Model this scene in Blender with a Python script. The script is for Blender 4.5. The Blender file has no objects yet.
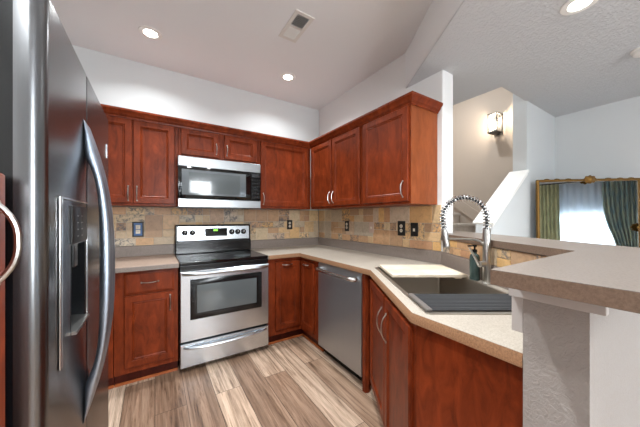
import bpy, bmesh, math, random
from mathutils import Vector, Matrix
R = math.radians
SC = bpy.context.scene
COL = SC.collection

# ------------------------------------------------------------------ camera, world, daylight, exposure
TH = R(32.5455); CH = 1.2796; FPX = 258.6
cam_d = bpy.data.cameras.new('camera'); cam = bpy.data.objects.new('camera', cam_d); COL.objects.link(cam)
cam.location = (0, 0, CH); cam.rotation_euler = (R(90), 0, -TH)
cam_d.sensor_fit = 'HORIZONTAL'; cam_d.sensor_width = 36.0; cam_d.lens = FPX/640*36.0
cam_d.shift_y = 4.645/640; cam_d.clip_start = 0.02
SC.camera = cam

world = bpy.data.worlds.new('world'); SC.world = world; world.use_nodes = True
wn = world.node_tree.nodes; wl = world.node_tree.links
wbg = wn['Background']; wbg.inputs[0].default_value = (0.72, 0.86, 1.0, 1); wbg.inputs[1].default_value = 2.5
SC.view_settings.view_transform = 'Standard'; SC.view_settings.look = 'None'
SC.view_settings.gamma = 1.0; SC.view_settings.use_curve_mapping = False
SC.view_settings.exposure = 0.74

def area(name, loc, rot, sx, sy, power, color, spread=180):
    d = bpy.data.lights.new(name, 'AREA'); d.shape = 'RECTANGLE'; d.size = sx; d.size_y = sy
    d.energy = power; d.color = color; d.spread = R(spread)
    o = bpy.data.objects.new(name, d); COL.objects.link(o); o.location = loc; o.rotation_euler = rot
    return o
DAY = (0.92, 0.97, 1.0)
area('daylight_living_window', (3.30, -2.72, 1.10), (R(90), 0, 0), 1.2, 2.0, 50, DAY)
area('daylight_dining_window', (0.85, -2.72, 1.60), (R(90), 0, 0), 1.1, 1.8, 112, DAY)
CAN_W = 12.0; CAN_COL = (0.92, 0.975, 1.0)

# ------------------------------------------------------------------ layout (metres)
YB, XR, ZC, ZL = 3.0508, 1.926, 2.787, 2.47       # back wall, side wall, kitchen ceiling, lounge ceiling
S, Cc = math.sin(TH), math.cos(TH)
def cw(r, z): return (r*Cc + z*S, -r*S + z*Cc)     # the diagonal frame of the peninsula (32.5 degrees)
CT = 0.914; BAR = 1.157; XL = -1.0; YF = -2.5

# ------------------------------------------------------------------ mesh helpers
class MB:
    def __init__(s): s.bm = bmesh.new()
    def box(s, x0, y0, z0, x1, y1, z1, M=None):
        vs = [s.bm.verts.new(Vector(p)) for p in ((x0,y0,z0),(x1,y0,z0),(x1,y1,z0),(x0,y1,z0),(x0,y0,z1),(x1,y0,z1),(x1,y1,z1),(x0,y1,z1))]
        if M:
            for v in vs: v.co = M @ v.co
        for f in ((3,2,1,0),(4,5,6,7),(0,1,5,4),(1,2,6,5),(2,3,7,6),(3,0,4,7)): s.bm.faces.new([vs[i] for i in f])
        return s
    def poly(s, pts, z0, z1, hole=None):
        """extruded polygon in plan, optional hole loop"""
        bm = s.bm
        if hole is None:
            a = [bm.verts.new((x, y, z0)) for x, y in pts]; b = [bm.verts.new((x, y, z1)) for x, y in pts]
            bm.faces.new(a[::-1]); bm.faces.new(b)
            n = len(pts)
            for i in range(n): bm.faces.new((a[i], a[(i+1) % n], b[(i+1) % n], b[i]))
        else:
            es = []
            for loop in (pts, hole):
                vs = [bm.verts.new((x, y, z1)) for x, y in loop]
                es += [bm.edges.new((vs[i], vs[(i+1) % len(vs)])) for i in range(len(vs))]
            g = bmesh.ops.triangle_fill(bm, edges=es, use_beauty=True, normal=(0, 0, 1))
            fs = [f for f in g['geom'] if isinstance(f, bmesh.types.BMFace)]
            ex = bmesh.ops.extrude_face_region(bm, geom=fs)
            for v in ex['geom']:
                if isinstance(v, bmesh.types.BMVert): v.co.z = z0
            bmesh.ops.recalc_face_normals(bm, faces=bm.faces)
        return s
    def prism(s, pts, axis, a0, a1):
        """polygon in a vertical plane, extruded along x ('x': pts are (y,z)) or y ('y': pts are (x,z))"""
        f = (lambda p, t: (t, p[0], p[1])) if axis == 'x' else (lambda p, t: (p[0], t, p[1]))
        a = [s.bm.verts.new(f(p, a0)) for p in pts]; b = [s.bm.verts.new(f(p, a1)) for p in pts]
        s.bm.faces.new(a); s.bm.faces.new(b[::-1]); n = len(pts)
        for i in range(n): s.bm.faces.new((a[i], b[i], b[(i+1) % n], a[(i+1) % n]))
        bmesh.ops.recalc_face_normals(s.bm, faces=s.bm.faces)
        return s
    def tube(s, pts, r, seg=10, cap=True, flat=None):
        pts = [Vector(p) for p in pts]; n = len(pts); rr = r if isinstance(r, (list, tuple)) else [r]*n
        t0 = (pts[1]-pts[0]).normalized(); up = Vector((0, 0, 1)) if abs(t0.z) < .9 else Vector((1, 0, 0))
        nx = t0.cross(up).normalized(); rings = []
        for i, p in enumerate(pts):
            t = (pts[min(i+1, n-1)]-pts[max(i-1, 0)]).normalized()
            nx = (nx - t*nx.dot(t)).normalized(); ny = t.cross(nx)
            rings.append([s.bm.verts.new(p + (nx*math.cos(a) + ny*math.sin(a)*(flat or 1))*rr[i]) for a in [2*math.pi*k/seg for k in range(seg)]])
        for a, b in zip(rings, rings[1:]):
            for k in range(seg): s.bm.faces.new((a[k], a[(k+1) % seg], b[(k+1) % seg], b[k]))
        if cap: s.bm.faces.new(rings[0][::-1]); s.bm.faces.new(rings[-1])
        return s
    def lathe(s, prof, seg=24, M=None, c=(0, 0, 0)):
        """profile of (radius, z); ends closed"""
        rings = []
        for r, z in prof:
            rings.append([s.bm.verts.new(Vector((c[0]+max(r, 1e-5)*math.cos(2*math.pi*k/seg), c[1]+max(r, 1e-5)*math.sin(2*math.pi*k/seg), c[2]+z))) for k in range(seg)])
        for a, b in zip(rings, rings[1:]):
            for k in range(seg): s.bm.faces.new((a[k], a[(k+1) % seg], b[(k+1) % seg], b[k]))
        s.bm.faces.new(rings[0][::-1]); s.bm.faces.new(rings[-1])
        if M:
            for ring in rings:
                for v in ring: v.co = M @ v.co
        return s
    def rings(s, x0, z0, x1, z1, steps, yb=0.0):
        """a panel standing in the x-z plane: concentric rectangles (inset, y), closed at the back at y=yb"""
        def rect(i, y): return [s.bm.verts.new(p) for p in ((x0+i, y, z0+i), (x1-i, y, z0+i), (x1-i, y, z1-i), (x0+i, y, z1-i))]
        prev = rect(0, yb); s.bm.faces.new(prev[::-1])
        for i, y in steps:
            cur = rect(i, y)
            for k in range(4): s.bm.faces.new((prev[k], prev[(k+1) % 4], cur[(k+1) % 4], cur[k]))
            prev = cur
        s.bm.faces.new(prev)
        return s
    def sweep(s, path, prof):
        """profile (outward offset, z) mitred along an open plan path; outward is to the right of travel"""
        P = [Vector((x, y)) for x, y in path]; n = len(P); secs = []
        for i, p in enumerate(P):
            ns = []
            if i > 0: d = (p-P[i-1]).normalized(); ns.append(Vector((d.y, -d.x)))
            if i < n-1: d = (P[i+1]-p).normalized(); ns.append(Vector((d.y, -d.x)))
            m = sum(ns, Vector((0, 0))) / len(ns); m = m / m.length_squared
            secs.append([s.bm.verts.new((p.x+m.x*o, p.y+m.y*o, z)) for o, z in prof])
        k = len(prof)
        for a, b in zip(secs, secs[1:]):
            for j in range(k): s.bm.faces.new((a[j], a[(j+1) % k], b[(j+1) % k], b[j]))
        s.bm.faces.new(secs[0][::-1]); s.bm.faces.new(secs[-1])
        bmesh.ops.recalc_face_normals(s.bm, faces=s.bm.faces)
        return s
    def build(s, name, mat, parent=None, bevel=0.0, smooth=35, seg=2, loc=None, rotz=0):
        me = bpy.data.meshes.new(name); s.bm.to_mesh(me); s.bm.free()
        for p in me.polygons: p.use_smooth = True
        me.set_sharp_from_angle(angle=R(smooth))
        me.materials.append(mat)
        o = bpy.data.objects.new(name, me); COL.objects.link(o)
        if parent: o.parent = parent
        if loc: o.location = loc
        o.rotation_euler = (0, 0, rotz)
        if bevel:
            b = o.modifiers.new('bevel', 'BEVEL'); b.width = bevel; b.segments = seg; b.limit_method = 'ANGLE'; b.angle_limit = R(40)
            b.harden_normals = True
        return o

def tag(o, label, cat, group=None):
    o['label'] = label; o['category'] = cat
    if group: o['group'] = group
    return o
def thing(name, label, cat, loc=(0, 0, 0), rotz=0, group=None):
    o = bpy.data.objects.new(name, None); COL.objects.link(o); o.empty_display_size = .1
    o.location = loc; o.rotation_euler = (0, 0, rotz)
    return tag(o, label, cat, group)
def struct(o): o['kind'] = 'structure'; return o
def copy_tree(o, parent=None):
    c = o.copy(); COL.objects.link(c)
    if parent: c.parent = parent
    for ch in list(o.children): copy_tree(ch, c)
    return c

# ------------------------------------------------------------------ materials
def lin(c): return tuple(((v/255)/12.92 if v/255 <= .04045 else ((v/255+.055)/1.055)**2.4) for v in c)
class NT:
    def __init__(s, name):
        s.m = bpy.data.materials.new(name); s.m.use_nodes = True; s.t = s.m.node_tree
        s.b = s.t.nodes['Principled BSDF']
    def n(s, typ, **kw):
        o = s.t.nodes.new(typ)
        for k, v in kw.items():
            if k == 'inp':
                for a, b in v.items(): o.inputs[a].default_value = b
            else: setattr(o, k, v)
        return o
    def l(s, a, b): s.t.links.new(a, b); return s
    def set(s, **kw):
        for k, v in kw.items(): s.b.inputs[k.replace('_', ' ')].default_value = v
        return s
    def coords(s, scale=(1, 1, 1), kind='Object', rot=(0, 0, 0)):
        tc = s.n('ShaderNodeTexCoord'); mp = s.n('ShaderNodeMapping'); mp.inputs['Scale'].default_value = scale; mp.inputs['Rotation'].default_value = rot
        s.l(tc.outputs[kind], mp.inputs[0]); return mp.outputs[0]
    def noise(s, vec, scale, detail=4, rough=.5, dist=0):
        o = s.n('ShaderNodeTexNoise'); o.inputs['Scale'].default_value = scale; o.inputs['Detail'].default_value = detail
        o.inputs['Roughness'].default_value = rough; o.inputs['Distortion'].default_value = dist
        s.l(vec, o.inputs['Vector']); return o.outputs[0]
    def ramp(s, fac, stops):
        o = s.n('ShaderNodeValToRGB'); e = o.color_ramp.elements
        while len(e) < len(stops): e.new(.5)
        for el, (p, c) in zip(e, stops): el.position = p; el.color = (*c, 1) if len(c) == 3 else c
        s.l(fac, o.inputs[0]); return o.outputs[0]
    def mix(s, fac, a, b, mode='MIX'):
        o = s.n('ShaderNodeMix', data_type='RGBA', blend_type=mode)
        for i, v in ((0, fac), (6, a), (7, b)):
            if hasattr(v, 'links'): s.l(v, o.inputs[i])
            else: o.inputs[i].default_value = v if i == 0 else (*v, 1)
        return o.outputs[2]
    def bump(s, h, strength, dist):
        o = s.n('ShaderNodeBump'); o.inputs['Strength'].default_value = strength; o.inputs['Distance'].default_value = dist
        s.l(h, o.inputs['Height']); s.l(o.outputs[0], s.b.inputs['Normal']); return s
def plain(name, rgb, rough=.5, metal=0, **kw):
    t = NT(name); t.set(Base_Color=(*lin(rgb), 1), Roughness=rough, Metallic=metal, **kw); return t.m
def emit(name, rgb, st):
    t = NT(name); t.set(Base_Color=(*lin(rgb), 1), Emission_Color=(*lin(rgb), 1), Emission_Strength=st); return t.m
def cherry(name, dark, light, vert=True, rough=.36):
    t = NT(name); v = t.coords((7, 7, 2.2) if vert else (2.2, 7, 7))
    a = t.noise(v, 2.6, 7, .66, .9); v2 = t.coords((3, 3, 1.5)); b = t.noise(v2, 2.5, 3)
    c1 = t.ramp(a, [(.3, lin(dark)), (.7, lin(light))]); c2 = t.ramp(b, [(.3, (.8, .78, .76)), (.7, (1.1, 1.1, 1.1))])
    t.l(t.mix(1, c1, c2, 'MULTIPLY'), t.b.inputs['Base Color'])
    t.set(Roughness=rough, Specular_IOR_Level=.17, Coat_Weight=.03, Coat_Roughness=.2); t.bump(a, .03, .001); return t.m
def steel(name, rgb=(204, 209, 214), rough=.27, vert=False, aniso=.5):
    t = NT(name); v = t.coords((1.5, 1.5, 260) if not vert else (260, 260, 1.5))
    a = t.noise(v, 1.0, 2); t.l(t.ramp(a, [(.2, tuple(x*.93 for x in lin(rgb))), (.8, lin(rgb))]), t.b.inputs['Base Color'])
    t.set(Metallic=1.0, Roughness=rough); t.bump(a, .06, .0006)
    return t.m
def plaster(name, rgb, bscale, strength, dist, rough=.75, dist2=.5):
    t = NT(name); v = t.coords((1, 1, 1)); a = t.noise(v, bscale, 4, .55, dist2)
    h = t.ramp(a, [(.42, (0, 0, 0)), (.58, (1, 1, 1))])
    t.set(Base_Color=(*lin(rgb), 1), Roughness=rough); t.bump(h, strength, dist); return t.m
def floor_mat():
    t = NT('plank_floor'); tc = t.n('ShaderNodeTexCoord'); sep = t.n('ShaderNodeSeparateXYZ'); t.l(tc.outputs['Object'], sep.inputs[0])
    cmb = t.n('ShaderNodeCombineXYZ'); t.l(sep.outputs[1], cmb.inputs[0]); t.l(sep.outputs[0], cmb.inputs[1])
    br = t.n('ShaderNodeTexBrick'); t.l(cmb.outputs[0], br.inputs['Vector']); br.offset = .37
    for k, v in dict(Scale=1.0).items(): br.inputs[k].default_value = v
    br.inputs['Brick Width'].default_value = 1.22; br.inputs['Row Height'].default_value = .185; br.inputs['Mortar Size'].default_value = .0016; br.inputs['Bias'].default_value = 0
    br.inputs['Color1'].default_value = (0, 0, 0, 1); br.inputs['Color2'].default_value = (1, 1, 1, 1); br.inputs['Mortar'].default_value = (.5, .5, .5, 1)
    add = t.n('ShaderNodeVectorMath', operation='MULTIPLY_ADD'); t.l(br.outputs['Color'], add.inputs[0]); add.inputs[1].default_value = (7, 5, 3)
    mp = t.n('ShaderNodeMapping'); mp.inputs['Scale'].default_value = (13, .6, 1); t.l(tc.outputs['Object'], mp.inputs[0]); t.l(mp.outputs[0], add.inputs[2])
    g = t.noise(add.outputs[0], 2.6, 10, .72, .9); g2 = t.noise(add.outputs[0], .8, 4, .6, .8); g3 = t.noise(add.outputs[0], 9, 4, .6, .4)
    tone = t.ramp(br.outputs['Color'], [(.0, lin((156, 128, 107))), (.35, lin((178, 150, 127))), (.65, lin((204, 178, 155))), (1, lin((226, 204, 182)))])
    grain = t.ramp(g, [(.33, (.22, .17, .14)), (.44, (.68, .62, .58)), (.53, (1.0, .98, .97)), (.70, (1.16, 1.18, 1.2))])
    fine = t.ramp(g3, [(.35, (.84, .82, .8)), (.65, (1.08, 1.08, 1.08))])
    blot = t.ramp(g2, [(.34, (.6, .56, .53)), (.66, (1.14, 1.14, 1.14))])
    c = t.mix(1, t.mix(1, t.mix(1, tone, grain, 'MULTIPLY'), blot, 'MULTIPLY'), fine, 'MULTIPLY')
    seam = t.mix(br.outputs['Fac'], c, lin((52, 40, 32))); t.l(seam, t.b.inputs['Base Color'])
    t.set(Roughness=.42); t.bump(g, .12, .002); return t.m
def tile_mat():
    t = NT('travertine_tile'); at = t.n('ShaderNodeAttribute', attribute_name='tile'); v = t.coords()
    a = t.noise(v, 26, 7, .7, .9); b = t.noise(v, 9, 4, .6, .5)
    tone = t.ramp(at.outputs['Fac'], [(0, lin((176, 144, 114))), (.18, lin((208, 166, 126))), (.36, lin((226, 198, 152))), (.55, lin((190, 176, 156))), (.74, lin((222, 178, 118))), (.88, lin((190, 144, 108))), (1, lin((210, 196, 174)))])
    m = t.ramp(a, [(.30, (.74, .71, .69)), (.48, (.98, .97, .96)), (.68, (1.1, 1.08, 1.06))])
    c = t.mix(1, tone, m, 'MULTIPLY')
    # some tiles carry slate-grey mineral flecks
    dec = t.n('ShaderNodeAttribute', attribute_name='fleck'); fl = t.ramp(a, [(.43, (.8, .8, .8)), (.53, (0, 0, 0))]); fm = t.n('ShaderNodeMath', operation='MULTIPLY')
    t.l(dec.outputs['Fac'], fm.inputs[0]); t.l(fl, fm.inputs[1])
    t.l(t.mix(fm.outputs[0], c, lin((100, 98, 100))), t.b.inputs['Base Color'])
    t.set(Roughness=.45); t.bump(a, .25, .003); return t.m
def laminate(name, base, spk):
    t = NT(name); v = t.coords(); a = t.noise(v, 190, 3, .7); b = t.noise(v, 4, 3)
    c = t.mix(1, t.ramp(a, [(.35, lin(spk)), (.62, lin(base))]), t.ramp(b, [(.3, (.95, .94, .93)), (.7, (1.03, 1.03, 1.03))]), 'MULTIPLY')
    t.l(c, t.b.inputs['Base Color']); t.set(Roughness=.42, Specular_IOR_Level=.35); return t.m
def fabric(name, c1, c2, rough=.85, sheen=.3):
    t = NT(name); v = t.coords((1, 1, .2)); a = t.noise(v, 22, 3)
    t.l(t.ramp(a, [(.3, lin(c1)), (.7, lin(c2))]), t.b.inputs['Base Color']); t.set(Roughness=rough, Sheen_Weight=sheen); return t.m
M = dict(
    cherry=cherry('cherry_wood', (92, 35, 14), (142, 60, 28)), cherry_dark=cherry('dark_cherry_wood', (62, 20, 12), (92, 32, 18)),  # the darker cherry is the wood of the toe kicks
    cherry_side=cherry('cherry_veneer', (126, 62, 31), (150, 80, 44)),
    orange_wood=cherry('quarter_round_wood', (150, 78, 40), (180, 100, 56), vert=False),
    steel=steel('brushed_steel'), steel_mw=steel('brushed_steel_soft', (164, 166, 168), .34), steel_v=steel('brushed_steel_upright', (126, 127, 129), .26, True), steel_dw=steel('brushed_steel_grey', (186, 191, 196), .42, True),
    nickel=plain('brushed_nickel', (190, 188, 184), .28, 1.0), chrome=plain('polished_nickel', (205, 205, 205), .2, 1.0),
    handle=plain('satin_handle_steel', (162, 172, 185), .36, 1.0),
    sinksteel=plain('sink_steel', (186, 178, 168), .42, 1.0),
    black=plain('black_enamel', (14, 15, 17), .22), blackglass=plain('black_glass', (9, 10, 12), .05, 0, Coat_Weight=.6, Coat_Roughness=.03),
    ovenglass=plain('grey_oven_glass', (92, 98, 100), .12, 0, Coat_Weight=.5, Coat_Roughness=.05), mwglass=plain('grey_screen_glass', (104, 110, 114), .2, 0, Coat_Weight=.6, Coat_Roughness=.05),
    darkside=plain('charcoal_side', (20, 26, 30), .4), rubber=plain('charcoal_rubber', (44, 44, 46), .55),
    wall=plaster('wall_paint', (228, 226, 224), 60, .08, .001), wall_day_tint=plaster('wall_paint_day_tint', (208, 210, 210), 60, .08, .001),  # second copy of the wall paint has daylight's cool tint put into it
    beige=plaster('beige_wall_paint', (196, 182, 169), 60, .06, .001),
    ceil=plaster('ceiling_paint', (234, 234, 234), 42, .15, .002), ceil_tex=plaster('knockdown_ceiling', (204, 205, 207), 46, .55, .006, .8, .8),
    skip=plaster('skip_trowel_plaster', (156, 149, 144), 52, .4, .003, .8, 1.6),
    white=plain('white_paint', (240, 238, 234), .45), trimw=plain('white_trim', (226, 226, 226), .45), apron=plain('grey_white_trim', (190, 184, 180), .5),
    floor=floor_mat(), tile=tile_mat(), grout=plain('grout', (208, 196, 180), .85),
    counter=laminate('cream_counter', (190, 181, 169), (168, 157, 143)), counter_edge=laminate('tan_counter_edge', (164, 124, 92), (134, 98, 72)),
    splash=laminate('taupe_splash', (150, 138, 130), (128, 116, 108)), bar=laminate('taupe_bar_top', (130, 118, 109), (114, 102, 94)), bar_edge=laminate('taupe_bar_edge', (128, 106, 90), (108, 88, 74)),
    counter_l=laminate('pinkish_counter', (190, 166, 150), (164, 140, 124)),
    board=cherry('maple_board', (224, 208, 184), (236, 224, 204), vert=False, rough=.5),
    bottle=plain('dark_green_bottle', (62, 78, 74), .25), gold=plain('antique_gold', (124, 92, 46), .45, .85), mirror=plain('mirror_glass', (236, 240, 240), .0, 1.0),
    rackend=plain('grey_silicone', (104, 98, 94), .5), plate_black=plain('black_plate', (20, 20, 21), .4), plate_tan=plain('tan_plate', (204, 178, 162), .5), ivory=plain('ivory_outlet', (224, 214, 196), .4), blue=plain('blue_film', (58, 98, 152), .4),
    lens=emit('lit_lens', (255, 250, 240), 14), bulb=emit('lit_bulb', (255, 236, 205), 12), led=emit('green_display', (120, 220, 60), 1.5),
    glass=None, drape=fabric('olive_drape', (132, 136, 104), (186, 182, 140)), drape_teal=fabric('teal_drape', (84, 116, 130), (152, 156, 132)), carpet=fabric('stair_carpet', (196, 186, 176), (214, 204, 194)),
    shade=fabric('roller_shade', (176, 184, 196), (188, 196, 206)), slotm=plain('slot_dark', (60, 56, 52), .6), vent=plain('vent_white', (224, 220, 214), .5))
tg = NT('lantern_glass'); tg.set(Base_Color=(.95, .97, .97, 1), Roughness=.02, Transmission_Weight=1.0, IOR=1.1); M['glass'] = tg.m
tp = NT('window_pane'); tp.set(Base_Color=(.9, .95, 1, 1), Roughness=.02, Alpha=.08); M['pane'] = tp.m
ts = NT('sheer_cloth'); ts.set(Base_Color=(*lin((228, 236, 244)), 1), Roughness=.9, Alpha=.72)
tr = ts.n('ShaderNodeBsdfTranslucent'); tr.inputs[0].default_value = (.85, .9, .95, 1); mx = ts.n('ShaderNodeMixShader'); mx.inputs[0].default_value = .5
ts.l(ts.b.outputs[0], mx.inputs[1]); ts.l(tr.outputs[0], mx.inputs[2]); ts.l(mx.outputs[0], ts.t.nodes['Material Output'].inputs[0]); M['sheer'] = ts.m

# ------------------------------------------------------------------ setting
struct(MB().box(XL-.1, YF-.1, -.06, 4.4, 3.3, 0).build('floor', M['floor']))
struct(MB().box(XL, YB, 0, XR+.15, YB+.12, ZC+.1).build('wall_back', M['wall_day_tint']))
struct(MB().box(XL-.12, YF, 0, XL, YB+.12, ZC+.1).build('wall_left', M['wall']))
struct(MB().box(XR, 1.2045, 0, XR+.149, YB, ZC+.1).build('wall_right', M['wall'], bevel=.012))
# kitchen ceiling (9 ft) up to the dropped beam; the beam runs on the diagonal, the lounge ceiling is at 8 ft
bk = lambda r, Y: ((r + Y*S)/Cc, Y)
struct(MB().poly([(XL, YF), bk(.79, YF), bk(.79, 1.56), (XR+.1, 1.5617), (XR+.1, YB), (XL, YB)], ZC, ZC+.08).build('ceiling', M['ceil']))
struct(MB().poly([bk(.783, YF), bk(1.101, YF), (XR+.149, 1.2045), (XR+.149, 1.562), (XR-.001, 1.5635)], ZL-.012, ZC+.02).build('trim_1', M['ceil_tex']))
bm_face = MB().poly([bk(.780, YF+.01), bk(.783, YF+.01), (XR-.001, 1.5635), (XR-.003, 1.567)], ZL-.004, ZC-.001)
struct(bm_face.build('trim_2', M['ceil']))
struct(MB().poly([bk(1.10, YF), (4.0, YF), (4.0, 1.09), (2.65, 1.09), (2.65, YB), (XR+.149, YB), (XR+.149, 1.2045)], ZL, ZL+.3).build('ceiling_lounge', M['ceil_tex']))
struct(MB().box(2.3, 1.0, 3.7, 4.5, 3.3, 3.78).build('ceiling_stairwell', M['wall']))
# peninsula knee wall: diagonal run, then the square end
pw = [(.835, .166), (1.62, .166), (1.62, .293), bk(1.101, .293), bk(1.101, 1.204), bk(.976, 1.204), bk(.976, .293), (.835, .293)]
struct(MB().poly(pw, 0, BAR-.037).build('wall_peninsula', M['skip']))
# far lounge: walls, stair wall with sloped white cap
struct(MB().box(3.98, YF, 0, 4.1, 1.08, ZL+.2).build('wall_lounge', M['wall_day_tint']))
sx0, sx1, sz0, sz1 = 2.436, 3.168, 1.235, 1.752
struct(MB().prism([(sx0-.02, 0), (4.2, 0), (4.2, 3.6), (sx1, 3.6), (sx1, sz1), (sx0-.02, sz0-.014)], 'y', 1.08, 1.2).build('wall_stair', M['wall_day_tint']))
sl = math.atan2(sz1-sz0, sx1-sx0); L = math.hypot(sz1-sz0, sx1-sx0)
capM = Matrix.Translation((sx0, 1.14, sz0)) @ Matrix.Rotation(-sl, 4, 'Y')
cap = MB().box(-.02, -.085, 0, L-.005, .085, .022, capM); cap.box(-.02, -.07, -.03, L-.02, -.06, 0, capM)
struct(cap.build('trim_3', M['white'], bevel=.003))
struct(MB().box(4.2, 1.0, 0, 4.3, 3.3, 3.7).build('wall_stairwell', M['beige']))
struct(MB().box(2.075, YB, 0, 4.3, YB+.1, 3.7).build('wall_landing', M['beige']))
struct(MB().box(2.64, 1.2, ZL+.3, 2.7, YB, 3.7).build('wall_upstairs', M['beige']))
# wall behind the photographer, with its two windows
LW = (2.85, 3.76, .25, 1.98); DW_ = (.4, 1.3, .75, 2.40)
fw = MB()
for x0, x1, z0, z1 in ((XL, DW_[0], 0, ZC+.1), (DW_[1], LW[0], 0, ZC+.1), (LW[1], 4.1, 0, ZC+.1), (DW_[0], DW_[1], 0, DW_[2]), (DW_[0], DW_[1], DW_[3], ZC+.1), (LW[0], LW[1], 0, LW[2]), (LW[0], LW[1], LW[3], ZC+.1)):
    fw.box(x0, YF-.12, z0, x1, YF, z1)
struct(fw.build('wall_front', M['wall_day_tint']))
def window(name, x0, x1, z0, z1, bars):
    w = MB(); t = .05
    w.box(x0, YF-.09, z0, x0+t, YF-.03, z1).box(x1-t, YF-.09, z0, x1, YF-.03, z1).box(x0+t, YF-.09, z0, x1-t, YF-.03, z0+t).box(x0+t, YF-.09, z1-t, x1-t, YF-.03, z1)
    for b in bars: w.box(x0+t, YF-.08, b-.02, x1-t, YF-.068, b+.02)
    o = struct(w.build(name, M['white'])); MB().box(x0+t, YF-.065, z0+t, x1-t, YF-.06, z1-t).build('pane', M['pane'], o); return o
window('window_1', *LW, [1.2]); window('window_2', *DW_, [1.6])
# baseboards that can be seen from a step aside
struct(MB().box(3.965, YF, 0, 3.98, 1.08, .12).build('baseboard_lounge', M['trimw']))
struct(MB().box(2.42, 1.066, 0, 3.98, 1.08, .12).build('baseboard_stair', M['trimw']))

# stairs up behind the half wall
st = thing('staircase', 'carpeted grey stair flight climbing against the beige stairwell wall', 'stairs', (3.5, 1.6, 0))
for k, (yy, zz) in enumerate([(1.66, .865), (1.88, 1.031), (2.10, 1.197), (2.32, 1.363), (2.54, 1.529), (2.76, 1.695)]):
    y1 = yy+.22 if k < 5 else YB-.02
    b = MB().box(2.95-3.5, yy-1.6+.02, 0.0, 4.19-3.5, y1-1.6+.02, zz-.001); b.box(2.95-3.5, yy-1.6-.012, zz-.045, 4.19-3.5, yy-1.6+.03, zz)
    b.build('step', M['carpet'], st, bevel=.012)
sk = MB().prism([(1.5-1.6, .80), (1.5-1.6, .98), (2.95-1.6, 2.04), (2.95-1.6, 1.86)], 'x', 4.175-3.5, 4.195-3.5); sk.build('skirt_board', M['beige'], st)

# ------------------------------------------------------------------ tile backsplash (each stone a slab of its own tone in one mosaic)
def mosaic(name, label, length, z0, z1, loc, rotz, seed, cell=.0745, skip=None):
    """local x along the wall, front faces -y; stones are laid on a bed of grout"""
    rnd = random.Random(seed); nx = max(1, round(length/cell)); nz = max(1, round((z1-z0)/cell)); cx = length/nx; cz = (z1-z0)/nz
    used = [[False]*nz for _ in range(nx)]; rects = []
    for i in range(nx):
        for j in range(nz):
            if used[i][j]: continue
            w, h = rnd.choice([(2, 2), (2, 2), (3, 2), (2, 1), (1, 1), (1, 2), (2, 3), (1, 1), (2, 1)])
            w = min(w, nx-i); h = min(h, nz-j)
            while any(used[i+a][j+b] for a in range(w) for b in range(h)):
                if h > 1: h -= 1
                else: w -= 1
            for a in range(w):
                for b in range(h): used[i+a][j+b] = True
            rects.append((i*cx, j*cz, (i+w)*cx, (j+h)*cz))
    root = thing(name, label, 'backsplash', loc, rotz)
    MB().box(0, -.006, z0, length, 0, z1).build('grout_bed', M['grout'], root)
    mb = MB(); tv = []; g = .0018
    for x0, a0, x1, a1 in rects:
        mb.rings(x0+g, z0+a0+g, x1-g, z0+a1-g, [(0, -.0085), (.002, -.0105)], -.004)
        tv += [(rnd.random(), 1.0 if rnd.random() < .16 else 0.0)]*10
    o = mb.build('stone_mosaic', M['tile'], root, smooth=20)
    at = o.data.attributes.new('tile', 'FLOAT', 'FACE'); ft = o.data.attributes.new('fleck', 'FLOAT', 'FACE')
    for k, (a, b) in enumerate(tv): at.data[k].value = a; ft.data[k].value = b
    return root
ZT0, ZT1 = 1.0145, 1.386
mosaic('tile_backsplash', 'travertine mosaic backsplash on the long wall behind the range', XR-.012-(-.6), ZT0, ZT1, (-.6, YB-.0005, 0), 0, 11)
mosaic('tile_backsplash', 'travertine mosaic backsplash below the side wall cabinets', YB-.012-1.215, ZT0, ZT1, (XR-.0005, YB-.012, 0), R(-90), 23)
zA = XR*S + 1.204*Cc
dl = math.hypot(bk(.976, 1.19)[0]-bk(.976, .32)[0], 1.19-.32)
mosaic('tile_backsplash', 'low angled strip of travertine tile behind the sink faucet', dl, ZT0, BAR-.039, (*bk(.9755, 1.19), 0), -TH-R(90), 31, cell=.052)

# ------------------------------------------------------------------ cabinets
def pull(parent, x, z, length=.12, horiz=False, y=-.02, r=.004, out=.027):
    n = 13; pts = []
    for k in range(n):
        t = k/(n-1); a = (t-.5)*length; d = out*(1-abs(2*t-1)**2.6)
        pts.append((x+a, y-d, z) if horiz else (x, y-d, z+a))
    mb = MB().tube(pts, r, 8)
    for e in (0, -1):
        p = pts[e]; q = (p[0], y-.004, p[2]); mb.lathe([(.0065, 0), (.0065, .004), (.0045, .006)], 12, Matrix.Translation((p[0], y, p[2])) @ Matrix.Rotation(R(90), 4, 'X'))
    return mb.build('pull', M['nickel'], parent)
DOOR = [(0, -.015), (.004, -.02), (.048, -.02), (.053, -.0135), (.059, -.0155), (.066, -.0105)]
DRAW = [(0, -.013), (.004, -.0155), (.009, -.0165), (.013, -.02)]
def door(parent, x0, z0, x1, z1, pl=None, name='door', steps=DOOR):
    d = MB().rings(x0, z0, x1, z1, steps, -.0005).build(name, M['cherry'], parent, smooth=25)
    if pl: pull(d, *pl)
    return d
def base_unit(label, loc, rotz, w, depth, name='base_cabinet', toe=True, mat='cherry', rot_side=False):
    c = thing(name, label, 'cabinet', loc, rotz)
    MB().box(0, 0, .098, w, depth, .874).build('carcass', M[mat], c, bevel=.002)
    if toe:
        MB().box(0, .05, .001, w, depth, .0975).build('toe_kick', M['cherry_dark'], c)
        MB().prism([(.05, .001), (.036, .001), (.039, .012), (.05, .018)], 'x', 0, w).build('quarter_round', M['orange_wood'], c)
    return c
YD = 2.42
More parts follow.
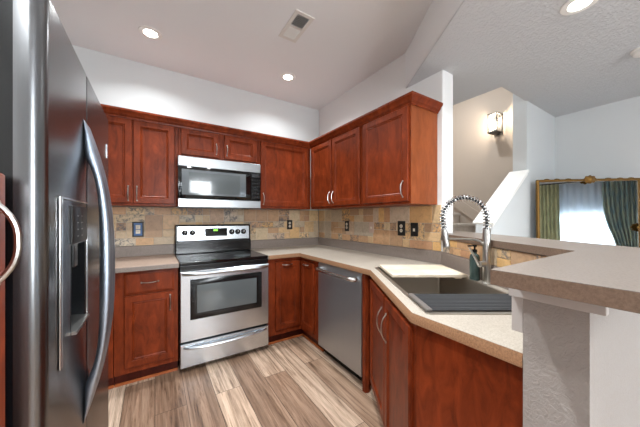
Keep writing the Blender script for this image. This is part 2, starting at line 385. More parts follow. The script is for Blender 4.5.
# base cabinets left of the range
c = base_unit('cherry base cabinet with one drawer and door beside the range', (-.258, YD+.02, 0), 0, .42, YB-YD-.025)
dr = door(c, .063, .70, .389, .862, None, 'drawer', DRAW); pull(dr, .226, .782, .11, True)
door(c, .063, .145, .389, .688, (.362, .60))
c = base_unit('cherry base cabinet mostly hidden behind the refrigerator', (-.72, YD+.02, 0), 0, .459, YB-YD-.025)
dr = door(c, .05, .70, .41, .862, None, 'drawer', DRAW); pull(dr, .23, .782, .11, True)
door(c, .05, .145, .41, .688, (.09, .60))
# corner cabinet: two doors meeting at the inside corner
XD = 1.276+.02
c = thing('corner_cabinet', 'cherry corner base cabinet between the range and the dishwasher', 'cabinet', (.937, YD+.02, 0))
xf = XD+.02-.937
MB().poly([(0, 0), (xf, 0), (xf, -.37), (XR-.003-.937, -.37), (XR-.003-.937, YB-YD-.025), (0, YB-YD-.025)], .098, .874).build('carcass', M['cherry'], c, bevel=.002)
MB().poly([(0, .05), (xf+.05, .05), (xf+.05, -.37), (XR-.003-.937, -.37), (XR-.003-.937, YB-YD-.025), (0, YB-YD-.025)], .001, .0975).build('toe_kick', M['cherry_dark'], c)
MB().sweep([(0, .05), (xf+.05, .05), (xf+.05, -.37)], [(0, .001), (.014, .001), (.011, .012), (0, .018)]).build('quarter_round', M['orange_wood'], c)
door(c, 1.019-.937, .15, xf-.022, .835, (.21, .805, .10, True))
e = door(c, .024, .15, .29, .835, (.14, .805, .10, True)); e.location = (xf, 0, 0); e.rotation_euler = (0, 0, R(-90))

# dishwasher
d = thing('dishwasher', 'stainless dishwasher with bar handle under the counter', 'dishwasher', (XD, 2.064, 0), R(-90))
MB().box(0.004, .03, .1, .612, .58, .872).build('tub', M['darkside'], d)
fd = MB(); n = 10
fd.prism([(-.004, .095), (-.004, .845), (.004, .868), (.03, .872), (.03, .095)], 'x', .008, .608)
pn = fd.build('front_panel', M['steel_dw'], d, bevel=.004)
hp = [(.05, -.004, .815), (.05, -.03, .815), (.062, -.048, .815), (.10, -.054, .815), (.30, -.058, .815), (.51, -.054, .815), (.55, -.048, .815), (.562, -.03, .815), (.562, -.004, .815)]
MB().tube(hp, [.02, .02, .018, .016, .0145, .016, .018, .02, .02], 12).build('handle', M['chrome'], d)
MB().box(.01, .07, .001, .606, .10, .0945).build('kick_plate', M['black'], d)

# diagonal sink cabinet and the peninsula side
pA = cw(.375, 1.885)
c = thing('sink_cabinet', 'cherry sink cabinet with two doors set at an angle under the sink', 'cabinet', (*pA, 0), -TH-R(90))
wS = 1.885-.955
MB().box(0, 0, .098, .875, .022, .874).build('face_frame', M['cherry'], c, bevel=.002)
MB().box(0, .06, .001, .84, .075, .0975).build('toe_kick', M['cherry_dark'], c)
door(c, .03, .12, .445, .845, (.40, .69, .15))
door(c, .455, .12, .847, .845, (.50, .69, .15))
tag(MB().poly([(.855, .2935), (.87, .2935), (.87, .634), (.855, .646)], .001, .874).build('end_panel', M['cherry'], bevel=.002), 'plain cherry panel closing the peninsula side below the counter', 'panel')
tag(MB().poly([(1.296, 1.446), (1.345, 1.446), (1.345, 1.411), (1.318, 1.403), (1.296, 1.415)], .001, .874).build('filler_panel', M['cherry']), 'narrow cherry filler strip between the dishwasher and the angled cabinet', 'panel')

# upper cabinets
ZU0, ZU1 = 1.388, 2.14
def upper(label, loc, rotz, w, z0, depth=.322, side='cherry'):
    c = thing('wall_cabinet', label, 'cabinet', loc, rotz)
    MB().box(0, 0, z0, w, depth, ZU1).build('carcass', M[side], c, bevel=.0015)
    return c
YU = 2.726; XU = 1.60
c = upper('two-door cherry wall cabinet above the counter beside the refrigerator', (-.475, YU, 0), 0, .656, ZU0)
door(c, .012, 1.408, .311, 2.118, (.285, 1.49)); door(c, .32, 1.408, .626, 2.118, (.345, 1.49))
c = upper('short cherry wall cabinet with two small doors above the microwave', (.183, YU, 0), 0, .76, 1.858)
door(c, .02, 1.875, .353, 2.118, (.33, 1.96, .10)); door(c, .405, 1.875, .741, 2.118, (.43, 1.96, .10))
c = upper('single-door cherry wall cabinet between the microwave and the corner', (.945, YU, 0), 0, .655, ZU0)
door(c, .022, 1.408, .61, 2.118, (.05, 1.49))
c = upper('two-door cherry wall cabinet on the side wall next to the corner', (XU, YU-.022, 0), R(-90), .915, ZU0)
door(c, .022, 1.408, .446, 2.118, (.42, 1.5)); door(c, .464, 1.408, .894, 2.118, (.49, 1.5))
c = upper('large single-door cherry wall cabinet at the open end of the row', (XU, YU-.022-.917, 0), R(-90), .532, ZU0)
door(c, .024, 1.408, .519, 2.118, (.475, 1.5))
yE = YU-.022-.917-.532
MB().box(.5322, -.0005, ZU0, .536, .322, ZU1).build('end_panel', M['cherry_side'], c)
yE -= .004
cr = MB().sweep([(-.475, YU-.0005), (XU-.0005, YU-.0005), (XU-.0005, yE-.0005), (XR-.002, yE-.0005)],
                [(0, 2.122), (.008, 2.122), (.011, 2.134), (.026, 2.146), (.030, 2.156), (.044, 2.172), (.048, 2.176), (.048, 2.192), (0, 2.192)])
tag(cr.build('crown_moulding', M['cherry'], smooth=25), 'dark cherry crown moulding along the tops of the wall cabinets', 'moulding')

# ------------------------------------------------------------------ countertops
c = thing('countertop', 'short taupe countertop between the refrigerator and the range', 'countertop', (-.6, 2.40, 0))
MB().box(0, .001, .876, .766, YB-2.403, CT).build('slab', M['counter_l'], c, bevel=.004)
MB().box(0, -.004, .876, .766, .0005, CT-.003).build('edge_strip', M['splash'], c, bevel=.003)
MB().box(0, YB-2.4-.022, CT+.0005, .766, YB-2.4-.002, 1.0142).build('upstand', M['splash'], c, bevel=.004)
c = thing('countertop', 'long cream countertop running from the range around the sink to the bar', 'countertop', (XD, YD, 0))
def off(pts): return [(x-XD, y-YD) for x, y in pts]
RF = .355
A = (1.276, (1.276*Cc-RF)/S); B = (.835, (.835*Cc-RF)/S)
A2 = (1.281, A[1]+.003); B2 = (.840, B[1]+.003)
outer = [(.937, 2.404), (1.280, 2.404), (1.280, A[1]+.003), (.839, B[1]+.003), (.839, .2945), bk(.9745, .2945), bk(.9745, 1.203), (XR-.002, 1.205), (XR-.002, YB-.002), (.937, YB-.002)]
SR0, SR1, SZ0, SZ1 = .418, .887, .99, 1.905           # sink cut-out in the diagonal frame
hole = [cw(SR0, SZ0), cw(SR1, SZ0), cw(SR1, SZ1), cw(SR0, SZ1)]
MB().poly(off(outer), .876, CT, off(hole)).build('slab', M['counter'], c, bevel=.0)
MB().sweep(off([(.937, 2.404), (1.280, 2.404), (1.280, A[1]+.003), (.839, B[1]+.003), (.839, .2945)]),
           [(-.0003, .876), (.006, .876), (.006, .898), (-.0003, CT-.0005)]).build('edge_strip', M['counter_edge'], c)
MB().sweep(off([(.937, YB-.002), (XR-.002, YB-.002), (XR-.002, 1.205), bk(.9745, 1.200), bk(.9745, .2945), (1.0, .2945)]),
           [(0, CT+.0005), (.02, CT+.0005), (.02, 1.009), (.016, 1.0142), (0, 1.0142)]).build('upstand', M['splash'], c)
# raised bar top
barp = [(.677, .302), bk(.956, .302), bk(.956, 1.2035), (XR+.155, 1.2035), (XR+.155, 1.45), bk(1.33, 1.45), bk(1.33, -.12), (.677, -.12)]
b = thing('bar_top', 'raised taupe bar counter on the textured half wall', 'countertop', (1.0, .25, BAR-.036))
bo = [(x-1.0, y-.25) for x, y in barp]
MB().poly(bo, 0, .036).build('slab', M['bar'], b)
MB().sweep([(.677-1, -.12-.25), bo[0], bo[1], bo[2]], [(-.0003, .001), (-.0003, .0345), (.0015, .033), (.0015, .003)]).build('edge_strip', M['bar_edge'], b)
MB().box(.812-1, .136-.25, -.052, .8345-1, .318-.25, -.0005).build('apron', M['apron'], b, bevel=.002)
MB().box(.8355-1, .2935-.25, -.152, .868-1, .320-.25, -.0005).build('corner_block', M['apron'], b, bevel=.002)

# ------------------------------------------------------------------ range
g = thing('range', 'stainless electric range with black glass cooktop between the base cabinets', 'range', (.171, 2.409, 0))
W = .762
MB().box(.004, .03, .02, W-.004, YB-2.409-.02, .895).build('body', M['black'], g)
for fx in (.05, W-.09):
    for fy in (.08, .5): MB().box(fx, fy, .001, fx+.04, fy+.04, .02).build('foot', M['black'], g)
ck = MB().box(-.001, .0, .888, W+.001, YB-2.409-.1, .914).build('cooktop', M['blackglass'], g, bevel=.006)
for (bx, by, br) in ((.2, .16, .105), (.56, .16, .085), (.2, .41, .085), (.56, .41, .105)):
    MB().lathe([(br, 0), (br, .0007), (br-.003, .0007), (br-.003, 0.0001)], 32, c=(bx, by, .9143)).build('burner_ring', M['ovenglass'], ck)
MB().box(.0, -.004, .845, W, .03, .886).build('vent_strip', M['black'], g, bevel=.004)
od = MB().rings(.002, .258, W-.002, .838, [(0, -.02), (.006, -.028), (.07, -.028), (.07, -.028)], .028).build('oven_door', M['steel'], g)
MB().rings(.075, .435, W-.075, .77, [(0, -.033), (.003, -.035), (.05, -.035), (.052, -.033)], -.0275).build('window_frame', M['black'], od)
MB().rings(.126, .486, W-.126, .719, [(0, -.034), (.002, -.0345)], -.0322).build('window_glass', M['ovenglass'], od)
def bar_handle(parent, z, y, out, x0, x1, r, bow=.0, mat='steel'):
    pts = []
    for k in range(17):
        t = k/16; e = 1-abs(2*t-1)**6
        pts.append((x0+(x1-x0)*t, y-out*e, z-bow*(1-(2*t-1)**2)))
    return MB().tube(pts, r, 10).build('handle', M[mat], parent)
bar_handle(od, .818, -.024, .045, .02, W-.02, .0145, .0)
dr = MB().rings(.002, .045, W-.002, .240, [(0, -.018), (.006, -.026), (.02, -.026)], .028).build('drawer', M['steel'], g)
bar_handle(dr, .212, -.022, .036, .03, W-.03, .012, .012)
bg = MB().prism([(.53, .9145), (.53, 1.035), (.545, 1.04), (.56, 1.205), (.575, 1.212), (YB-2.409-.014, 1.212), (YB-2.409-.014, .9145)], 'x', 0, W).build('backguard', M['black'], g, bevel=.008)
sn = math.atan2(.015, .165)
PM = Matrix.Translation((0, .5445, 1.046)) @ Matrix.Rotation(-sn, 4, 'X')
MB().box(.016, -.006, 0, W-.016, .004, .15, PM).build('control_panel', M['steel'], bg, bevel=.012, seg=3)
MB().box(.275, -.009, .04, .5, -.0055, .125, PM).build('display', M['blackglass'], bg, bevel=.003)
MB().box(.36, -.0105, .095, .40, -.0088, .112, PM).build('clock_digits', M['led'], bg)
for kx in (.085, .155, .55, .615, .68):
    kn = MB().lathe([(.029, 0), (.029, .004), (.023, .008), (.021, .024), (.018, .026)], 24, PM @ Matrix.Translation((kx, -.0062, .082)) @ Matrix.Rotation(R(90), 4, 'X'))
    kn = kn.build('knob', M['black'], bg)
    MB().box(kx-.002, -.0335, .082-.001, kx+.002, -.0315, .082+.016, PM).build('pointer', M['white'], kn)

# ------------------------------------------------------------------ microwave
g = thing('microwave', 'stainless over-the-range microwave with black window under the short cabinet', 'microwave', (.172, 2.617, 1.404))
MH = .436; W = .76
MB().box(.002, .03, .0, W-.002, YB-2.617-.012, MH).build('body', M['black'], g)
MB().rings(.0, .345, W, MH, [(0, .0), (.004, -.004), (.008, -.004)], .029).build('top_grille', M['steel_mw'], g)
md = MB().rings(.0, .055, .652, .344, [(0, -.003), (.002, -.004)], .029).build('door', M['blackglass'], g)
MB().rings(.03, .088, .605, .318, [(0, -.0042), (.001, -.0045)], -.0041).build('window', M['mwglass'], md)
MB().rings(.085, .108, .545, .296, [(0, -.0048), (.001, -.0049)], -.0046).build('window_screen', M['ovenglass'], md)
MB().rings(.0, -.024, W, .054, [(0, .0), (.004, -.006), (.008, -.006)], .029).build('bottom_strip', M['steel_mw'], g)
cp = MB().rings(.653, .055, W, .344, [(0, .0), (.003, -.004), (.006, -.004)], .029).build('control_panel', M['blackglass'], g)
for i in range(3):
    for j in range(6): MB().rings(.675+i*.026, .085+j*.034, .693+i*.026, .105+j*.034, [(0, -.0048), (.001, -.005)], -.0041).build('button', M['black'], cp)
MB().rings(.67, .297, .745, .33, [(0, -.0048), (.001, -.005)], -.0041).build('display', M['darkside'], cp)
MB().box(.60, .07, -.03, .66, .14, -.0245).build('light_cover', M['black'], g)

# ------------------------------------------------------------------ refrigerator
g = thing('refrigerator', 'tall stainless side-by-side refrigerator with ice dispenser', 'refrigerator', (-.20, .79, 0), R(90))
FH = 1.775
MB().box(.004, .072, .03, .926, .75, 1.74).build('body', M['darkside'], g, bevel=.004)
MB().box(.02, .08, .001, .91, .7, .03).build('base_grille', M['black'], g)
MB().box(.008, .048, .07, .922, .0715, FH-.02).build('door_gasket', M['black'], g)
def fdoor(x0, x1, rl, rr, name):
    pts = []; dth = .047
    def arc(cx, cy, r, a0, a1, n=8):
        for k in range(n+1):
            a = a0+(a1-a0)*k/n; pts.append((cx+r*math.cos(a), cy+r*math.sin(a)))
    arc(x0+rl, rl, rl, math.pi, 1.5*math.pi); arc(x1-rr, rr, rr, 1.5*math.pi, 2*math.pi)
    pts.append((x1, dth)); pts.append((x0, dth))
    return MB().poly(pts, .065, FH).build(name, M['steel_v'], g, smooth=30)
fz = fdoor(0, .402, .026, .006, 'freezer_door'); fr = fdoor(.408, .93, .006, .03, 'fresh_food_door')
# dispenser niche cut into the freezer door
cut = MB().box(.2, -.05, .945, .375, .0455, 1.205).build('cut', M['black'])
cut.parent = g
bo = fz.modifiers.new('niche', 'BOOLEAN'); bo.object = cut; bo.operation = 'DIFFERENCE'; bo.solver = 'EXACT'
dg = bpy.context.evaluated_depsgraph_get(); dg.update()
nm = bpy.data.meshes.new_from_object(fz.evaluated_get(dg)); fz.modifiers.clear(); fz.data = nm
nm.materials.clear(); nm.materials.append(M['steel_v'])
for p in nm.polygons: p.material_index = 0
nm.set_sharp_from_angle(angle=R(30))
bpy.data.objects.remove(cut)
nb = MB(); nb.box(.2005, .043, .9455, .3745, .0455, 1.2045).box(.2005, -.0005, .9455, .203, .043, 1.2045).box(.372, -.0005, .9455, .3745, .043, 1.2045).box(.203, -.0005, 1.202, .372, .043, 1.2045).box(.203, -.0005, .9455, .372, .043, .948); nb.build('niche_liner', M['black'], fz)
MB().rings(.2, 1.206, .375, 1.315, [(0, -.004), (.003, -.006)], -.0005).build('dispenser_controls', M['plate_black'], fz)
fm = MB()
fm.box(.086, -.006, .905, .103, -.0005, 1.335).box(.1031, -.006, 1.328, .388, -.0005, 1.335).box(.378, -.007, .95, .386, -.0005, 1.21)
fm.build('dispenser_bezel', M['chrome'], fz, bevel=.003)
MB().prism([(-.012, .9485), (.0425, .9485), (.0425, .962), (-.012, .956)], 'x', .2035, .3715).build('drip_tray', M['nickel'], fz)
MB().box(.265, .005, 1.13, .31, .035, 1.2015).build('ice_chute', M['black'], fz, bevel=.004)
for i in range(2):
    for j in range(4): MB().box(.245+i*.05, -.0066, 1.225+j*.02, .258+i*.05, -.0061, 1.2275+j*.02).build('panel_mark', M['nickel'], fz)
def fhandle(parent, x0, x1):
    zc, hh, hi = 1.1025, .505, .385
    mb = MB(); bm = mb.bm
    # band between the outer and the inner curve, in quads
    rings = []
    for k in range(41):
        t = -1+2*k/40; z = zc+t*hh; yo = -.074*(1-abs(t)**2.4)-.0006
        ti = (z-zc)/hi; yi = -.038*(1-abs(ti)**5)-.0005 if abs(ti) < 1 else -.0005
        if yi < yo: yi = yo+.0002
        ym = (yi+yo)/2; hy_ = abs(yo-yi)/2; xm = (x0+x1)/2; hx_ = (x1-x0)/2; ring = []
        for q in range(16):
            a = 2*math.pi*q/16; ca_, sa_ = math.cos(a), math.sin(a)
            ring.append(bm.verts.new((xm+hx_*math.copysign(abs(ca_)**.7, ca_), ym+hy_*math.copysign(abs(sa_)**.8, sa_), z)))
        rings.append(ring)
    for a, b in zip(rings, rings[1:]):
        for k in range(16): bm.faces.new((a[k], a[(k+1) % 16], b[(k+1) % 16], b[k]))
    bm.faces.new(rings[0][::-1]); bm.faces.new(rings[-1])
    bmesh.ops.recalc_face_normals(bm, faces=bm.faces)
    return mb.build('handle', M['handle'], parent, smooth=60)
fhandle(fz, .352, .4015); fhandle(fr, .4085, .458)
MB().box(.835, -.003, 1.575, .86, -.0003, 1.64).build('badge', M['chrome'], fr)
for hx in (.03, .85): MB().box(hx, .02, 1.7755, hx+.06, .16, 1.80).build('hinge_cover', M['darkside'], g, bevel=.006)

# cabinet by the refrigerator at the edge of the view
p = thing('pantry_cabinet', 'cherry pantry cabinet with arched steel pull beside the refrigerator', 'cabinet', (-.262, .30, 0), R(90))
MB().box(0, 0, .1, .45, .6, 1.37).build('carcass', M['cherry'], p, bevel=.002)
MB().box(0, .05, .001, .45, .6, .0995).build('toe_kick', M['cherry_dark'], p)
pd = MB().rings(.006, .12, .446, 1.365, DOOR, -.0005).build('door', M['cherry'], p, smooth=25)
pull(pd, .405, 1.235, .145, False, -.02, .005, .028)

# ------------------------------------------------------------------ sink, board, rack, faucet, soap  (diagonal frame: local x = r, local y = z)
k = thing('sink', 'large stainless single-bowl sink set into the angled counter', 'sink', (*cw(.6525, 1.4475), CT), -TH)
hx, hy = (SR1-SR0)/2, (SZ1-SZ0)/2
def rrect(x, y, r, n=5):
    o = []
    for cx, cy, a0 in ((x-r, y-r, 0), (-x+r, y-r, 90), (-x+r, -y+r, 180), (x-r, -y+r, 270)):
        for q in range(n+1): a = R(a0+90*q/n); o.append((cx+r*math.cos(a), cy+r*math.sin(a)))
    return o
def loops(mb, secs, close=True):
    prev = None
    for pts, z in secs:
        cur = [mb.bm.verts.new((x, y, z)) for x, y in pts]
        if prev:
            n = len(cur)
            for i in range(n): mb.bm.faces.new((prev[i], prev[(i+1) % n], cur[(i+1) % n], cur[i]))
        prev = cur
    if close: mb.bm.faces.new(prev)
    return mb
sk = loops(MB(), [(rrect(hx+.014, hy+.012, .02), .0005), (rrect(hx+.014, hy+.012, .02), .004), (rrect(hx-.004, hy-.004, .02), .005), (rrect(hx-.006, hy-.006, .02), -.006),
                  (rrect(hx-.010, hy-.010, .02), -.21), (rrect(hx-.03, hy-.03, .03), -.225)])
bmesh.ops.recalc_face_normals(sk.bm, faces=sk.bm.faces)
so = sk.build('basin', M['sinksteel'], k, smooth=40)
MB().lathe([(.045, 0), (.045, .003), (.03, .002), (.03, -.001)], 24, c=(.05, .1, -.2245)).build('drain', M['nickel'], k)
cb = thing('cutting_board', 'pale maple cutting board laid across the far end of the sink', 'cutting board', (*cw(.672, 1.735), CT+.0055), -TH)
MB().box(-.235, -.17, 0, .225, .17, .018).build('board', M['board'], cb, bevel=.004)
MB().box(.16, -.145, -.012, .20, .145, -.0005).build('batten', M['board'], cb)
rk = thing('drying_rack', 'dark roll-up drying rack over the near end of the sink', 'drying rack', (*cw(.6525, 1.098), CT+.0105), -TH)
nr = 12
for i in range(nr):
    y = -.098+.196*i/(nr-1)
    MB().tube([(-.222, y, 0), (.222, y, 0)], .0052, 8).build('rod', M['rubber'], rk)
for x in (-.232, .232): MB().box(x-.012, -.106, -.005, x+.012, .106, .0062).build('end_strip', M['rackend'], rk, bevel=.003)

f = thing('kitchen_faucet', 'brushed steel spring pull-down faucet behind the sink', 'faucet', (*cw(.925, 1.435), CT+.0006), -TH)
MB().lathe([(.024, 0), (.024, .006), (.0195, .010), (.0200, .012), (.0200, .30), (.0175, .305)], 24).build('body', M['nickel'], f)
# hose core and coil spring over it
path = [(0, 0, .305), (0, 0, .345)]
RA = .113; ca = (-RA, 0, .366)
for q in range(0, 25):
    a = R(180*q/24); path.append((ca[0]+RA*math.cos(a), .04*(1-math.cos(a))*.5, ca[2]+RA*math.sin(a)))
path += [(-2*RA, .04, .335), (-2*RA+.008, .04, .30)]
hs = MB().tube(path, .0075, 10).build('hose', M['rubber'], f)
P = [Vector(p) for p in path]; cum = [0]
for a, b in zip(P, P[1:]): cum.append(cum[-1]+(b-a).length)
def at(s):
    for i in range(len(P)-1):
        if s <= cum[i+1] or i == len(P)-2:
            t = (s-cum[i])/(cum[i+1]-cum[i]); return P[i].lerp(P[i+1], t), (P[i+1]-P[i]).normalized()
cp_ = []; turns = 29; NS = turns*12
for i in range(NS+1):
    s_ = cum[-1]*i/NS; p_, t_ = at(s_); e1 = Vector((0, 1, 0)); e1 = (e1-t_*e1.dot(t_)).normalized(); e2 = t_.cross(e1); a = 2*math.pi*turns*i/NS
    cp_.append(p_ + (e1*math.cos(a)+e2*math.sin(a))*.0160)
MB().tube(cp_, .0031, 6).build('spring', M['chrome'], f)
hd = Matrix.Translation((-2*RA+.008, .04, .302)) @ Matrix.Rotation(R(172), 4, 'Y')
MB().lathe([(.012, 0), (.0145, .008), (.0175, .02), (.0185, .085), (.020, .095), (.0195, .102), (.015, .103)], 20, hd).build('spray_head', M['nickel'], f)
arm = [(0, 0, .175), (-.012, .002, .215), (-.03, .008, .235), (-.06, .014, .245), (-.15, .03, .248), (-2*RA+.02, .04, .248)]
ao = MB().tube(arm, .0055, 8).build('holder_arm', M['nickel'], f)
MB().lathe([(.0215, 0), (.0215, .014), (.019, .014), (.019, 0)], 20, Matrix.Translation((-2*RA+.0125, .04, .24)) @ Matrix.Rotation(R(-8), 4, 'Y')).build('holder_ring', M['nickel'], ao)
lv = MB().tube([(0, 0, .112), (-.05, -.012, .112)], .0165, 14).build('valve', M['nickel'], f)
MB().tube([(-.052, -.012, .108), (-.075, -.018, .148), (-.112, -.026, .205)], [.008, .007, .0055], 10).build('lever', M['nickel'], lv)
bt = thing('soap_bottle', 'dark green soap bottle with black pump beside the faucet', 'soap bottle', (*cw(.915, 1.53), CT+.0006), -TH)
MB().lathe([(.024, 0), (.027, .004), (.027, .135), (.022, .15), (.012, .156), (.012, .165)], 24).build('bottle', M['bottle'], bt)
pm = MB().lathe([(.014, .1655), (.014, .18), (.005, .182), (.005, .196), (.012, .197), (.012, .207)], 16); pm.tube([(0, 0, .203), (-.04, 0, .200)], .005, 8); pm.build('pump', M['black'], bt)

# ------------------------------------------------------------------ outlets
def plate(label, loc, rotz, w, h, kind, mat='plate_black'):
    o = thing('wall_outlet' if kind == 'outlet' else 'wall_jack', label, 'outlet', loc, rotz)
    fp = MB().rings(-w/2, -h/2, w/2, h/2, [(0, -.004), (.003, -.0065), (.006, -.0065)], -.0002).build('face_plate', M[mat], o)
    if kind == 'outlet':
        for z in (-.02, .02):
            rc = MB().lathe([(.0165, 0), (.0165, .0015), (.015, .002)], 20, Matrix.Translation((0, -.0066, z)) @ Matrix.Rotation(R(90), 4, 'X')).build('receptacle', M['ivory'], o)
            for x in (-.006, .006): MB().box(x-.0012, -.0092, z-.005, x+.0012, -.0087, z+.005).build('slot', M['slotm'], rc)
    elif kind == 'film':
        MB().rings(-w/2+.013, -h/2+.013, w/2-.013, h/2-.013, [(0, -.0072)], -.0066).build('blue_film', M['blue'], o)
        for z in (-.022, .022):
            rc = MB().rings(-.018, z-.019, .018, z+.019, [(0, -.009), (.004, -.010)], -.0073).build('receptacle', M['ivory'], o)
            for x in (-.006, .006): MB().box(x-.0012, -.0108, z-.005, x+.0012, -.0101, z+.005).build('slot', M['slotm'], rc)
    else:
        MB().rings(-.009, -.016, .009, .009, [(0, -.010), (.002, -.011)], -.0066).build('jack', M['ivory'], o)
    return o
YT, XT = YB-.0112, XR-.0112
plate('wall outlet with bright blue film and black rim near the refrigerator', (-.137, YT, 1.172), 0, .09, .145, 'film')
plate('small black outlet on the back wall tile between range and corner', (1.472, YT, 1.195), 0, .075, .12, 'outlet')
plate('black outlet on the side wall tile nearest the corner', (XT, 2.405, 1.188), R(-90), .075, .12, 'outlet')
plate('tan jack plate that blends with the side wall tile', (XT, 1.995, 1.182), R(-90), .07, .115, 'jack', 'plate_tan')
plate('large black outlet with ivory sockets below the end cabinet', (XT, 1.603, 1.186), R(-90), .085, .135, 'outlet')
plate('black jack plate with one small white jack near the wall end', (XT, 1.463, 1.180), R(-90), .075, .118, 'jack')

# ------------------------------------------------------------------ ceiling fixtures
def can(label, x, y, z, power=1.0):
    o = thing('recessed_light', label, 'ceiling light', (x, y, z-.0005), 0, 'round recessed ceiling lights')
    MB().lathe([(.083, 0), (.081, -.004), (.052, -.007), (.048, -.003), (.048, 0)], 32).build('trim_ring', M['white'], o)
    MB().lathe([(.047, -.0012), (.047, -.0022), (.03, -.0028), (.0, -.003)], 32).build('lens', M['lens'], o)
    d = bpy.data.lights.new('lamp', 'AREA'); d.shape = 'DISK'; d.size = .10; d.energy = CAN_W*power; d.color = CAN_COL; d.spread = R(140)
    l = bpy.data.objects.new('lamp', d); COL.objects.link(l); l.parent = o; l.location = (0, 0, -.010)
    return o
can('round recessed ceiling light closest to the refrigerator', -.031, 2.517, ZC, .55)
can('round recessed ceiling light near the corner above the wall cabinets', 1.198, 2.512, ZC, .5)
can('round recessed light in the textured lounge ceiling over the bar', 1.984, .433, ZL, .6)
can('round recessed ceiling light overhead beside the refrigerator doors', -.031, .9, ZC)
can('round recessed ceiling light over the middle of the kitchen floor', .6, .9, ZC)
can('unseen recessed fill light added over the middle of the lounge', 2.75, -.9, ZL, .6)  # unseen can, added to even out the lounge light
can('unseen recessed fill light added behind the pantry cabinet', -.55, -1.0, ZC)  # unseen can, added as fill from behind the camera
can('unseen recessed fill light added high above the stair flight', 3.3, 2.1, 3.7, .9)  # unseen lamp, added to brighten the stairwell wall
v = thing('air_vent', 'white rectangular air vent in the kitchen ceiling', 'vent', (.935, 1.82, ZC-.0005))
MB().poly([(-.078, -.16), (.078, -.16), (.078, .16), (-.078, .16)], -.009, 0, [(-.05, -.13), (.05, -.13), (.05, .13), (-.05, .13)]).build('frame', M['vent'], v, bevel=.002)
MB().box(-.05, -.13, -.0012, .05, .13, -.0002).build('duct_shade', M['slotm'], v)  # flat dark sheet; the duct's shade is put into its colour
MB().box(-.05, -.008, -.008, .05, .008, -.0014).build('divider', M['vent'], v)
for i in range(7):
    for sgn in (-1, 1):
        y = sgn*(.02+i*.0165)
        Mx = Matrix.Translation((0, y, -.0065)) @ Matrix.Rotation(R(-48*sgn), 4, 'X'); MB().box(-.05, -.0068, -.0005, .05, .0068, .0005, Mx).build('louver', M['vent'], v)
s = thing('smoke_detector', 'round white smoke detector on the lounge ceiling', 'smoke detector', (2.90, .30, ZL-.0005))
MB().lathe([(.07, 0), (.07, -.008), (.062, -.012), (.058, -.03), (.045, -.036), (0, -.037)], 28).build('body', M['white'], s)
MB().lathe([(.02, -.0372), (.02, -.040), (0, -.041)], 16).build('test_button', M['vent'], s)
# wall lantern by the stairs
q = thing('wall_sconce', 'square glass lantern sconce glowing on the beige stair wall', 'wall lamp', (4.199, 1.765, 2.63), R(-90))
MB().box(-.055, -.016, -.15, .055, -.0005, .15).build('back_plate', M['slotm'], q, bevel=.003)
hsz = .056
cg = MB()
for x in (-hsz, hsz):
    for y in (-.19, -.05): cg.box(x-.005, y-.005, -.13, x+.005, y+.005, .125)
for z in (-.135, .125): cg.box(-hsz-.008, -.198, z-.006, hsz+.008, -.042, z+.006)
cg.box(-.02, -.0425, .1, .02, -.0165, .125).box(-.02, -.0425, -.14, .02, -.0165, -.115)
cg.build('cage', M['slotm'], q)
MB().box(-hsz+.006, -.184, -.128, hsz-.006, -.181, .118).build('glass_pane', M['pane'], q)
for x in (-hsz+.001, hsz-.004): MB().box(x, -.18, -.128, x+.003, -.056, .118).build('glass_pane', M['pane'], q)
MB().lathe([(.014, -.128), (.014, -.09)], 12, c=(0, -.12, 0)).build('socket', M['slotm'], q)
MB().lathe([(.013, -.0895), (.024, -.05), (.026, -.02), (.018, .01), (.0, .022)], 16, c=(0, -.12, 0)).build('bulb', M['bulb'], q)
pl_ = bpy.data.lights.new('lamp', 'POINT'); pl_.energy = 6; pl_.color = (1, .86, .68); pl_.shadow_soft_size = .03
lo = bpy.data.objects.new('lamp', pl_); COL.objects.link(lo); lo.parent = q; lo.location = (0, -.12, .045)

# ------------------------------------------------------------------ gilt mirror leaning in the lounge corner, and the curtained window it reflects
mA = Vector((3.20, 1.0)); mB = Vector((3.885, .405)); md_ = (mB-mA).normalized(); ML = (mB-mA).length
m = thing('leaning_mirror', 'tall gilt framed mirror leaning in the lounge corner', 'mirror', ((mA.x+mB.x)/2, (mA.y+mB.y)/2, .002), math.atan2(md_.y, md_.x))
HM = 1.66; hw = ML/2
inner = MB().rings(-hw+.015, .015, hw-.015, HM-.015, [(0, -.001)], .02); io = inner.build('mirror_glass', M['mirror'], m)
fr_ = MB()
for (x0, z0, x1, z1) in ((-hw, 0, -hw+.024, HM), (hw-.024, 0, hw, HM), (-hw+.024, HM-.024, hw-.024, HM), (-hw+.024, 0, hw-.024, .024)):
    fr_.box(x0, -.022, z0, x1, .012, z1)
fr_.build('frame', M['gold'], m, bevel=.01, seg=3)
def crest(x, z, s):
    mb = MB(); rot = Matrix.Translation((x, -.028, z)) @ Matrix.Rotation(R(90), 4, 'X')
    mb.lathe([(.04*s, 0), (.044*s, .006), (.03*s, .016), (.012*s, .02), (0, .022)], 18, rot)
    for q_ in range(8):
        a = 2*math.pi*q_/8; mb.lathe([(.018*s, 0), (.018*s, .006), (.008*s, .013), (0, .014)], 10, Matrix.Translation((x+.05*s*math.cos(a), -.026, z+.034*s*math.sin(a))) @ Matrix.Rotation(R(90), 4, 'X'))
    return mb.build('crest', M['gold'], m)
crest(0, HM-.008, .8); crest(hw-.02, 1.19, .8)
for x in (-.36, -.27, -.17, .17, .27, .36):
    MB().lathe([(.010, -.02), (.0135, 0), (.010, .02)], 10, Matrix.Translation((x, -.006, HM-.004)) @ Matrix.Rotation(R(90), 4, 'Y')).build('bead', M['gold'], m)
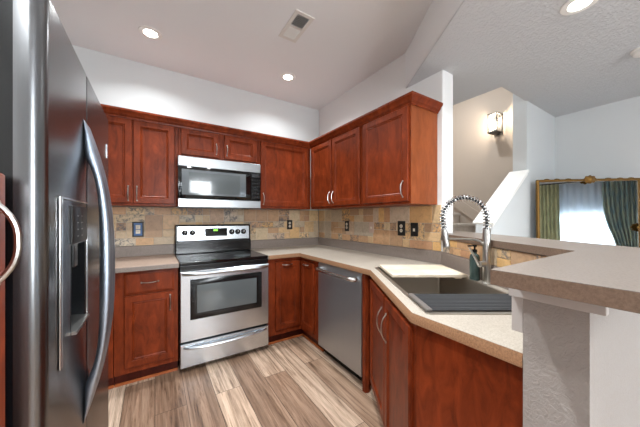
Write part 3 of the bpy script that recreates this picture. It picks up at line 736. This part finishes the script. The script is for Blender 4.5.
for sx in (-1, 1): MB().box(sx*hw*.6-.02, .021, .02, sx*hw*.6+.02, .03, HM-.04).build('back_brace', M['slotm'], m)
m.rotation_euler.x = R(-1.0)

def cloth(name, mat, x0, x1, z0, z1, y, amp, nw, parent=None, gather=0.0, seed=1):
    rnd = random.Random(seed); nx = nw*10; nz = 14; mb = MB(); g_ = []
    ph = [rnd.uniform(-.5, .5) for _ in range(nw+1)]
    for j in range(nz+1):
        t = j/nz; row = []
        for i in range(nx+1):
            u = i/nx; xx = x0+(x1-x0)*u
            pin = math.exp(-((t-.38)/.22)**2)*gather
            xx = xx*(1-abs(pin)) + (x1 if pin > 0 else x0)*abs(pin)
            yy = y + amp*math.sin(2*math.pi*nw*u + ph[int(u*nw)]*.3)*(1-.2*t)
            row.append(mb.bm.verts.new((xx, yy, z0+(z1-z0)*t)))
        g_.append(row)
    for a, b in zip(g_, g_[1:]):
        for i in range(nx): mb.bm.faces.new((a[i], a[i+1], b[i+1], b[i]))
    ob = mb.build(name, M[mat], parent, smooth=80)
    sd = ob.modifiers.new('thick', 'SOLIDIFY'); sd.thickness = .003
    return ob
tag(cloth('curtain', 'drape', 2.66, 3.0, .04, 2.03, YF+.15, .03, 6, seed=3), 'olive drape hanging at one side of the sheer, seen in the mirror', 'curtain')
tag(cloth('curtain', 'drape_teal', 3.555, 3.93, .04, 2.03, YF+.15, .03, 7, gather=.4, seed=4), 'teal and olive drape tied back on the other side, seen in the mirror', 'curtain')
tag(cloth('sheer_curtain', 'sheer', 2.88, 3.70, .04, 2.02, YF+.07, .012, 9, seed=5), 'white sheer curtain across the lounge window, seen in the mirror', 'curtain')
tag(MB().box(LW[0]+.004, YF-.026, 1.42, LW[1]-.004, YF-.018, LW[3]-.003).build('roller_shade', M['shade']), 'pale roller shade half lowered behind the sheer curtain', 'blind')
rod = thing('curtain_rod', 'dark curtain rod above the lounge window', 'curtain rod', (3.28, YF+.11, 2.045))
MB().tube([(-.66, 0, 0), (.66, 0, 0)], .012, 10).build('rod', M['slotm'], rod)
for x in (-.64, .64): MB().box(x-.01, -.109, -.02, x+.01, .0, .02).build('bracket', M['slotm'], rod)
